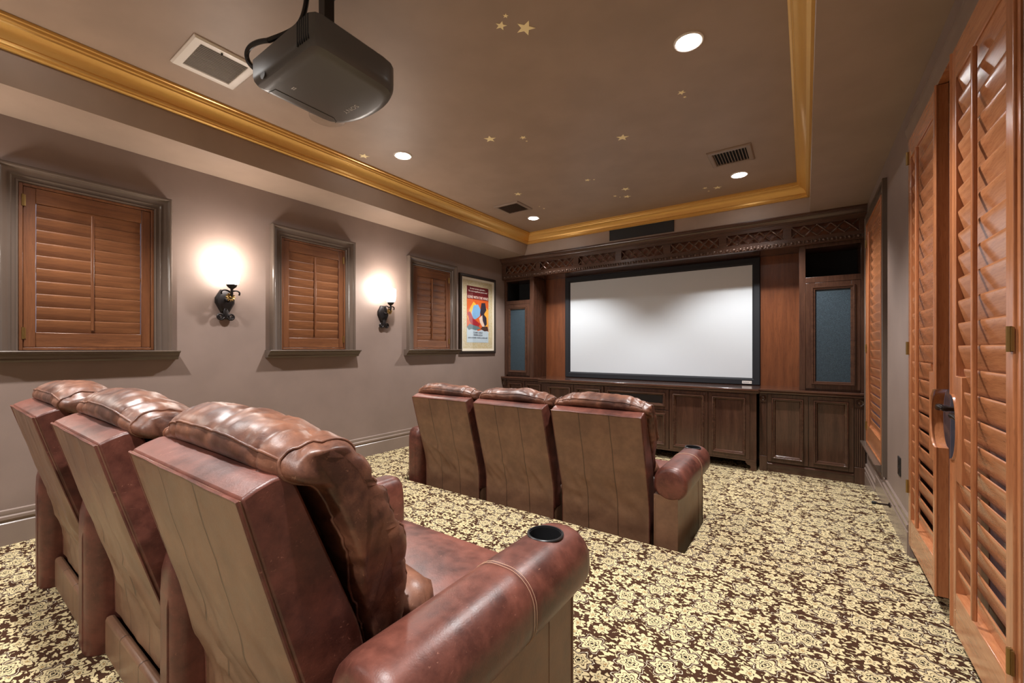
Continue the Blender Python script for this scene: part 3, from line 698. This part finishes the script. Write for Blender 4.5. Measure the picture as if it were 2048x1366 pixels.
# back panel
m = MB(); m.box(-3.28, -.053, 5.605, 5.618, CT, 2.352); tag(obj('wood_panel', m, M['panel']), 'reddish mahogany panel on the wall behind the screen', 'panel')
# valance
VY = 5.165
t = thing('carved_valance', 'carved mahogany valance with lattice panels above the screen', 'valance', (-1.67, VY, 2.345))
lat = [(-3.73,-3.2),(-3.13,-2.60),(-2.52,-2.0),(-1.92,-1.4),(-1.317,-.793),(-.717,-.19),(-.118,.418)]
LZ0, LZ1 = 2.425, 2.54
m = MB(); m.box(XL+.002, XR-.002, VY, VY+.03, LZ1, 2.61); m.box(XL+.002, XR-.002, VY, VY+.03, 2.352, LZ0)
ed = [XL+.002] + [v for p in lat for v in p] + [XR-.002]
for k in range(0, len(ed), 2): m.box(ed[k], ed[k+1], VY, VY+.03, LZ0, LZ1)
m.box(XL+.002, XR-.002, VY+.03, 5.60, 2.354, 2.372)
obj('fascia', m, M['cabh'], t, bevel=.0015)
m = MB(); m.sweep([(XL+.002,VY,2.654),(XR-.002,VY,2.654)], (0,0,1), [(0,0),(0,-.085)][:1]+[(-.055,0),(-.055,-.012),(-.048,-.016),(-.046,-.026),(-.03,-.036),(-.018,-.052),(-.016,-.06),(-.008,-.066),(-.008,-.074),(0,-.078)])
obj('crown_moulding', m, M['cabh'], t, angle=25)
carv = plain('carved_bronzed_wood', C(92,72,62), .22, .45)
for a, b_ in lat:
    bk = obj('lattice_panel', MB().box(a-.004, b_+.004, VY+.05, VY+.056, LZ0-.012, LZ1+.03), M['panel'], t)
    m = MB(); n = 5; w_ = (b_-a)/n; zc = (LZ0+LZ1)/2; h = (LZ1-LZ0)/2-.004
    for ph in (0, 1):
        pts = []
        for k in range(n*8+1):
            u = k/8; tri = math.cos(PI*u + PI*ph); tri = math.copysign(1-2*math.acos(min(1,abs(tri)))/PI, tri)
            pts.append((a + u*w_, VY+.006+.004*math.cos(2*PI*u)*(1-2*ph), zc + h*tri))
        m.tube(pts, .0085, 6)
    for k in range(n+1):
        for zz in (zc-h, zc+h): m.sphere((min(max(a+k*w_, a+.006), b_-.006), VY+.004, zz*.94+zc*.06), .011, 8, 5)
        if k < n:
            xx = a+(k+.5)*w_
            for dx, dz in ((-.012,.016),(.012,.016),(-.012,-.016),(.012,-.016)): m.sphere((xx+dx, VY+.002, zc+dz), .0085, 8, 5)
    obj('lattice', m, carv, bk)
m = MB(); nb = 64; x = XL+.03
sp_ = (XR-XL-.06)/nb
for k in range(nb):
    cx = XL+.03 + sp_*(k+.5); m.sphere((cx, VY-.008, 2.374), .016, 10, 6)
    for dz in (-.008, .008): m.sphere((cx+sp_*.5, VY-.004, 2.374+dz), .0105, 6, 4)
    m.sphere((cx+sp_*.5, VY-.005, 2.372), .006, 6, 4)
obj('bead_moulding', m, carv, t)
m = MB(); m.prism([(VY+.002,2.354),(VY+.012,2.345),(VY+.04,2.343),(VY+.065,2.356)], 'x', XL+.002, XR-.002); obj('cove_moulding', m, M['cabh'], t)
# screen
t = thing('projection_screen', 'large white projection screen in black velvet frame', 'screen', (-1.68, 5.58, CT))
sx0, sx1, sz0, sz1 = -2.85, -.505, .943, 2.266
obj('screen_surface', MB().box(sx0-.02, sx1+.02, 5.577, 5.583, sz0-.02, sz1+.02), M['screen'], t)
m = MB(); fw = .079; m.sweep([(sx0-fw,5.59,sz0-fw+.012),(sx1+fw,5.59,sz0-fw+.012),(sx1+fw,5.59,sz1+fw),(sx0-fw,5.59,sz1+fw)], (0,-1,0), [(0,0),(0,.03),(.006,.036),(.06,.034),(.079,.014),(.079,0)], closed=True)
fo = obj('frame', m, M['velvet'], t)
nm = obj('name_plate', MB().box(-.607, -.509, 5.5525, 5.5545, .889, .921), M['white'], fo)
m = MB()
for a, b_, z in ((-.598,-.588,.905),(-.583,-.577,.903),(-.573,-.566,.906),(-.562,-.556,.904),(-.552,-.545,.905),(-.54,-.535,.904),(-.522,-.516,.904)): m.box(a, b_, 5.5519, 5.5526, z-.004, z+.004)
obj('printed_mark', m, M['greyletter'], nm)
# flush speaker in tray back wall
t = thing('wall_speaker', 'long black flush speaker above the valance in tray wall', 'speaker', (-1.66, TY1, 2.77))
m = MB(); m.sweep([(-2.06,TY1,2.675),(-1.265,TY1,2.675),(-1.265,TY1,2.862),(-2.06,TY1,2.862)], (0,-1,0), [(0,0),(0,.012),(.008,.012),(.008,0)], closed=True); obj('frame', m, M['black'], t)
obj('grille', MB().box(-2.052,-1.273,TY1-.009,TY1,2.683,2.854), plain('charcoal_grille_cloth', (.014,.015,.017,1), .6), t)

# ------------------------------------------------------------------ recliners
WB = .305
def fbm(p, sc, amp): return amp*(mnoise.noise(Vector(p)*sc) + .5*mnoise.noise(Vector(p)*sc*2.1 + Vector((3,1,7))))
def chaikin(pl, it=2, closed=True):
    for _ in range(it):
        o = []; n = len(pl)
        for i in range(n if closed else n-1):
            p, q = pl[i], pl[(i+1) % n]; o += [tuple(.75*a+.25*b for a, b in zip(p, q)), tuple(.25*a+.75*b for a, b in zip(p, q))]
        pl = o
    return pl
def resample(pl, n, closed=False):
    P_ = [Vector((a, b, 0)) for a, b in pl]
    if closed: P_.append(P_[0])
    L_ = [0]
    for i in range(1, len(P_)): L_.append(L_[-1] + (P_[i]-P_[i-1]).length)
    o = []; j = 0; m = n if closed else n-1
    for k in range(n):
        s_ = L_[-1]*k/m
        while j < len(L_)-2 and L_[j+1] < s_: j += 1
        u = (s_-L_[j])/max(L_[j+1]-L_[j], 1e-9); q = P_[j].lerp(P_[j+1], min(max(u,0),1)); o.append((q.x, q.y))
    return o
SEED = 0
def back_frame_mb():
    prof_ = [(.004,.889),(.012,.896),(.07,.916),(.085,.914),(.10,.89),(.17,.72),(.235,.56),(.27,.40),(.27,.16),(.17,.16),(.168,.30),(.152,.37),(.122,.47),(.084,.60),(.039,.76)]
    prof_ = resample(prof_, 60, True); rings = []
    for k in range(15):
        u = k/14; x = -WB + 2*WB*u; e = min(u, 1-u)
        sh = .008*max(0, 1 - e/.03)
        cy = sum(p[0] for p in prof_)/60; 
        rings.append([(x, a + (cy-a)*sh*.15/.2, b) for a, b in prof_])
    return MB().loft(rings)
def back_panel_mb(seed, zb):
    pr = resample([(.001,.886),(.035,.76),(.08,.60),(.118,.47),(.148,.37),(.164,.29),(.166,zb)], 40); rings = []
    for k in range(41):
        u = k/40; x = (-1+2*u)*(WB-.003); ring = []; ed_ = min(1, min(u, 1-u)/.06)
        for i, (a, b) in enumerate(pr):
            v = i/39
            f1 = 1-abs(mnoise.noise(Vector((x*7+b*5+seed, b*2.2-x*2, seed*1.3)))); f1 = f1**5
            low = math.exp(-((b-.40)/.14)**2)
            fold = fbm((x*2.2+seed, b*5, seed*1.7), 2.0, .004) - .016*f1*low*ed_ + .003*mnoise.noise(Vector((x*14+seed, b*6, seed)))
            ring.append((x, a - .001 + fold*ed_ - .007*ed_*math.sin(PI*v), b))
        rings.append(ring + [(x, a+.006, b) for a, b in pr[::-1]])
    return MB().loft(rings)
def back_piping_mb(zb):
    pr = resample([(.001,.886),(.035,.76),(.08,.60),(.118,.47),(.148,.37),(.164,.29),(.166,zb)], 20)
    e = WB-.003
    return MB().tube([(-e, a, b) for a, b in pr[::-1]] + [(e*q, pr[0][0]-.001, pr[0][1]+.0012*math.sin(q*9)) for q in (-.95,-.6,-.2,.2,.6,.95)] + [(e, a, b) for a, b in pr], .0034, 6)
def ridge(v, p): return (1-abs(mnoise.noise(Vector(v))))**p
def cushion_mb(seed, wc=.345):
    prof_ = [(.26,.46),(.36,.47),(.415,.55),(.388,.66),(.328,.80),(.275,.92),(.215,.99),(.14,1.012),(.068,.985),(.046,.935),(.08,.905),(.13,.89),(.17,.80),(.215,.68),(.25,.56)]
    NP = 120
    prof_ = resample(chaikin(prof_, 2), NP, True)
    cz = .74; rings = []; nx = 72
    for k in range(nx+1):
        u = -1 + 2*k/nx; au = abs(u)
        xr = math.copysign(1-(1-au)**1.2, u)
        fl_ = .40 + .60*(max(0, 1 - au**6))**.5
        ring = []
        for i, (a, b) in enumerate(prof_):
            t_ = min(1, max(0, (b-.46)/.55)); mid = .33 - .20*t_
            wloc = wc*(.885 + .115*min(1, max(0, (b-.62)/.1)))
            x = xr*wloc
            aa = mid + (a-mid)*fl_; bb = b - .055*max(0, (t_-.75)/.25)*au**3 - .02*mnoise.noise(Vector((x*4+seed, 2, seed)))*max(0, (t_-.7)/.3)
            P_ = Vector((x+seed*3.1, aa, bb))
            front = 1 if a > mid else .35
            top = max(0, (t_-.7)/.3)
            wr = .008*mnoise.noise(P_*4) + .003*mnoise.noise(P_*13)
            wr -= front*(.2+.95*au)*(.027*ridge((x*4+seed, bb*13+x*3, aa*3), 7) + .018*ridge((x*5-seed, bb*22-x*5, aa*4+3), 6))*(1-.6*top)
            wr -= top*(.009*ridge((x*5+seed, bb*6, aa*6+1), 9) + .004*ridge((x*11+seed, bb*9+x*4, aa*12), 8))
            wr += .0015*mnoise.noise(P_*60)
            gro = 0
            for gx in (-.62, .62): gro += .007*math.exp(-((xr-gx-.03*math.sin(bb*9))/.02)**2)
            gro += .010*math.exp(-((bb-.885+.015*math.sin(x*11+seed))/.010)**2)*(1 if a > mid else 0)
            d = Vector((0, a-mid, (b-cz)*.4)); d.normalize()
            amt = (wr - gro)*min(1, (1.02-au)*6)
            ring.append((x + .012*mnoise.noise(Vector((bb*9, aa*7, seed+u)))*au + .01*ridge((bb*18, aa*6, seed), 5)*au*(-1 if u > 0 else 1), aa + d.y*amt, bb + d.z*amt))
        rings.append(ring)
    mb = MB().loft(rings)
    for kk in (6, nx-6):
        ring = rings[kk]; c_ = Vector((ring[0][0], sum(p[1] for p in ring)/NP, sum(p[2] for p in ring)/NP))
        mb.tube([Vector(p) + (Vector(p)-c_).normalized()*.001 for p in ring], .0038, 6, closed=True)
    for tgt in ((.058,.975), (.285,.90)):
        ii = min(range(NP), key=lambda i: (prof_[i][0]-tgt[0])**2 + (prof_[i][1]-tgt[1])**2)
        mb.tube([rings[k][ii] for k in range(6, nx-5)], .0036, 6)
    return mb
def roll_mb(x0, x1, y0, y1, z0, z1, r):
    rings = []
    for y, ins in ((y0,.028),(y0+.006,.012),(y0+.018,.004),(y0+.04,0),(y0+.2,0),(y0+.40,-.001),(y0+.425,.001),(y0+.43,.0025),(y0+.435,.001),(y0+.46,-.001),(y1-.16,0),(y1-.05,0),(y1-.022,.005),(y1-.008,.016),(y1,.034)):
        rings.append([(a, y, b) for a, b in rrect(x0+ins, x1-ins, z0+ins*.6, z1-ins, min(r-ins*.4, (x1-x0)/2-ins-.003, (z1-z0-1.6*ins)/2-.003), 7)])
    return MB().loft(rings)
def cut_hole(o, c, r, depth):
    cu = MB().lathe([(r,-depth),(r,.05)], c, (0,0,1), 40); q = obj('cutter_tmp', cu, M['black'])
    q.location = o.parent.location if False else (0,0,0)
    md = o.modifiers.new('cut', 'BOOLEAN'); md.operation = 'DIFFERENCE'; md.object = q; md.solver = 'EXACT'
    dg = bpy.context.evaluated_depsgraph_get(); dg.update()
    me = bpy.data.meshes.new_from_object(o.evaluated_get(dg)); o.modifiers.remove(md); old = o.data; o.data = me; bpy.data.meshes.remove(old)
    bpy.data.objects.remove(q)
    for p in o.data.polygons: p.use_smooth = True
    o.data.set_sharp_from_angle(angle=math.radians(38))
def recliner(loc, label, group, seed, left=None, right=None, wc=.345, skirt=True):
    t = thing('recliner', label, 'recliner', (0,0,0), group)
    obj('back_frame', back_frame_mb(), M['leather'], t, bevel=.006)
    bpn = obj('back_panel', back_panel_mb(seed, .15 if skirt else .03), M['backl'], t, angle=70); obj('piping', back_piping_mb(.15 if skirt else .03), M['leather'], bpn)
    obj('back_cushion', cushion_mb(seed, wc), M['cushion'], t, angle=75)
    m = MB(); rings = []
    for y, ins in ((.27,.02),(.28,.006),(.30,0),(.80,0),(.845,.006),(.865,.03)): rings.append([(a, y, b + .012*math.sin(PI*min(1,max(0,(y-.27)/.6))) * (1 if b > .35 else 0)) for a, b in rrect(-WB+.002+ins*.3, WB-.002-ins*.3, .29+ins, .445-ins, .045-ins*.5, 5)])
    m.loft(rings); obj('seat_cushion', m, M['leather'], t)
    m = MB(); rings = []
    for k in range(21):
        u = -1+2*k/20; x = .29*u; s_ = max(.15, (1-abs(u)**5)**.5)
        rings.append([(x, .43 + .09*s_*math.cos(q*PI/8) + .012*s_*ridge((x*14+seed, math.cos(q*PI/8), math.sin(q*PI/8)), 5) + fbm((x*3+seed, math.cos(q*PI/8), 1), 2.4, .006), .48 + .072*s_*math.sin(q*PI/8) + .008*mnoise.noise(Vector((x*16+seed, q*.7, 4)))) for q in range(16)])
    m.loft(rings); obj('lumbar_roll', m, M['cushion'], t, angle=80)
    m = MB(); m.box(-WB+.004, WB-.004, .20, .80, .012, .30); obj('base', m, M['backl'], t, bevel=.02)
    m = MB(); m.box(-WB-.002, WB+.002, .135, .165, 0, .145); 
    if skirt: obj('rear_skirt', m, M['backl'], t, bevel=.012)
    m = MB(); m.box(-WB+.01, WB-.01, .80, .85, .06, .285); obj('footrest', m, M['leather'], t, bevel=.02)
    if left:
        x0, x1 = left; kx = (x1-x0)/.2; m = MB(); rings = []
        for z, ins in ((0,.004),(.01,0),(.46,0),(.52,.002),(.565,.010),(.588,.028),(.597,.055)): rings.append([(a, b, z) for a, b in rrect(x0+ins*kx, x1-ins*kx, .088+ins*1.1, .90-ins*.6, max(.012, kx*(.062-ins*.5)), 7)])
        m.loft(rings)
        m.tube([((x0+x1)/2+.03, .0875, .01), ((x0+x1)/2+.03, .0875, .44), ((x0+x1)/2+.03, .10, .53)], .0025, 5)
        obj('armrest', m, M['leather'], t, bevel=.0, angle=50)
    if right:
        x0, x1 = right
        ao = obj('armrest', roll_mb(x0, x1, .135, .91, .385, .582, .085), M['leather'], t, angle=50)
        c_ = ((x0+x1)/2-.004, .79, .582); cut_hole(ao, c_, .050, .07)
        m = MB(); rg = []
        for k in range(40):
            a = 2*PI*k/40; rg.append([(c_[0]+q*math.cos(a), c_[1]+q*math.sin(a), h) for q, h in ((.049,.580),(.0495,.5845),(.053,.585),(.0555,.583),(.0555,.579))])
        m.loft(rg, closed=True); m.lathe([(.0495,-.07),(.0495,-.002),(.048,-.002),(.048,-.066),(.001,-.066)], c_, (0,0,1), 40)
        obj('cup_holder', m, M['black'], ao)
        st = MB()
        for dy in (.424, .434):
            st.tube([(a, .135+dy, b) for a, b in rrect(x0-.0008, x1+.0008, .384, .5835, .085, 8)], 0.0007, 4, closed=True)
        obj('stitching', st, plain('tan_thread', C(188,150,122), .6), ao)
        m = MB(); m.box(x0+.004, x1-.052, .14, .86, .0, .41); m.tube([(x1-.052,.72,.005),(x1-.052,.72,.39)], .002, 5); m.tube([(x1-.052,.862,.005),(x1-.052,.862,.39)], .004, 6); m.tube([(x0+.01,.139,.005),(x0+.01,.139,.385)], .003, 5)
        obj('arm_panel', m, M['backl'], t, bevel=.006)
    t.location = loc
    return t
RG, FG = 'brown leather recliners in the rear row', 'brown leather recliners in the front row'
recliner((-2.63,.25,ZP), 'rear row brown leather recliner farthest from camera, beside left wall', RG, 1.3, left=(-.48,-.31))
recliner((-1.83,.272,ZP), 'rear row brown leather recliner in the middle of the three', RG, 5.9, left=(-.488,-.312))
recliner((-1.078,.308,ZP), 'large brown leather recliner closest to camera with cup holder armrest', RG, 9.2, left=(-.437,-.31), right=(.335,.538))
recliner((-2.455,2.447,0), 'front row recliner on the left, its arm near the left window wall', FG, 12.6, left=(-.475,-.315), wc=.335, skirt=False)
recliner((-1.765,2.437,0), 'front row recliner in the middle, gaps on both sides', FG, 17.1, wc=.328, skirt=False)
recliner((-1.097,2.455,0), 'front row recliner on the right, with rolled cup holder armrest by aisle', FG, 21.7, right=(.333,.53), wc=.328, skirt=False)

# ------------------------------------------------------------------ world, camera, view
wd = bpy.data.worlds.new('daylight'); SC.world = wd; wd.use_nodes = True
bg = wd.node_tree.nodes['Background']; bg.inputs[0].default_value = (.7,.74,1,1); bg.inputs[1].default_value = .3
cam = bpy.data.cameras.new('camera'); cam.sensor_width = 36; cam.sensor_fit = 'HORIZONTAL'; cam.lens = 36*838/2048; cam.shift_y = 13.5/2048; cam.clip_start = .02
co = bpy.data.objects.new('camera', cam); COL.objects.link(co); co.location = (0,0,1.30); co.rotation_euler = (PI/2, 0, math.atan2(587, 838)); SC.camera = co
for o in bpy.data.objects:
    if '_w' in o: del o['_w']
vs = SC.view_settings; SC.display_settings.display_device = 'sRGB'; vs.view_transform = 'Standard'; vs.look = 'None'; vs.gamma = 1; vs.use_curve_mapping = False; vs.exposure = 1.1
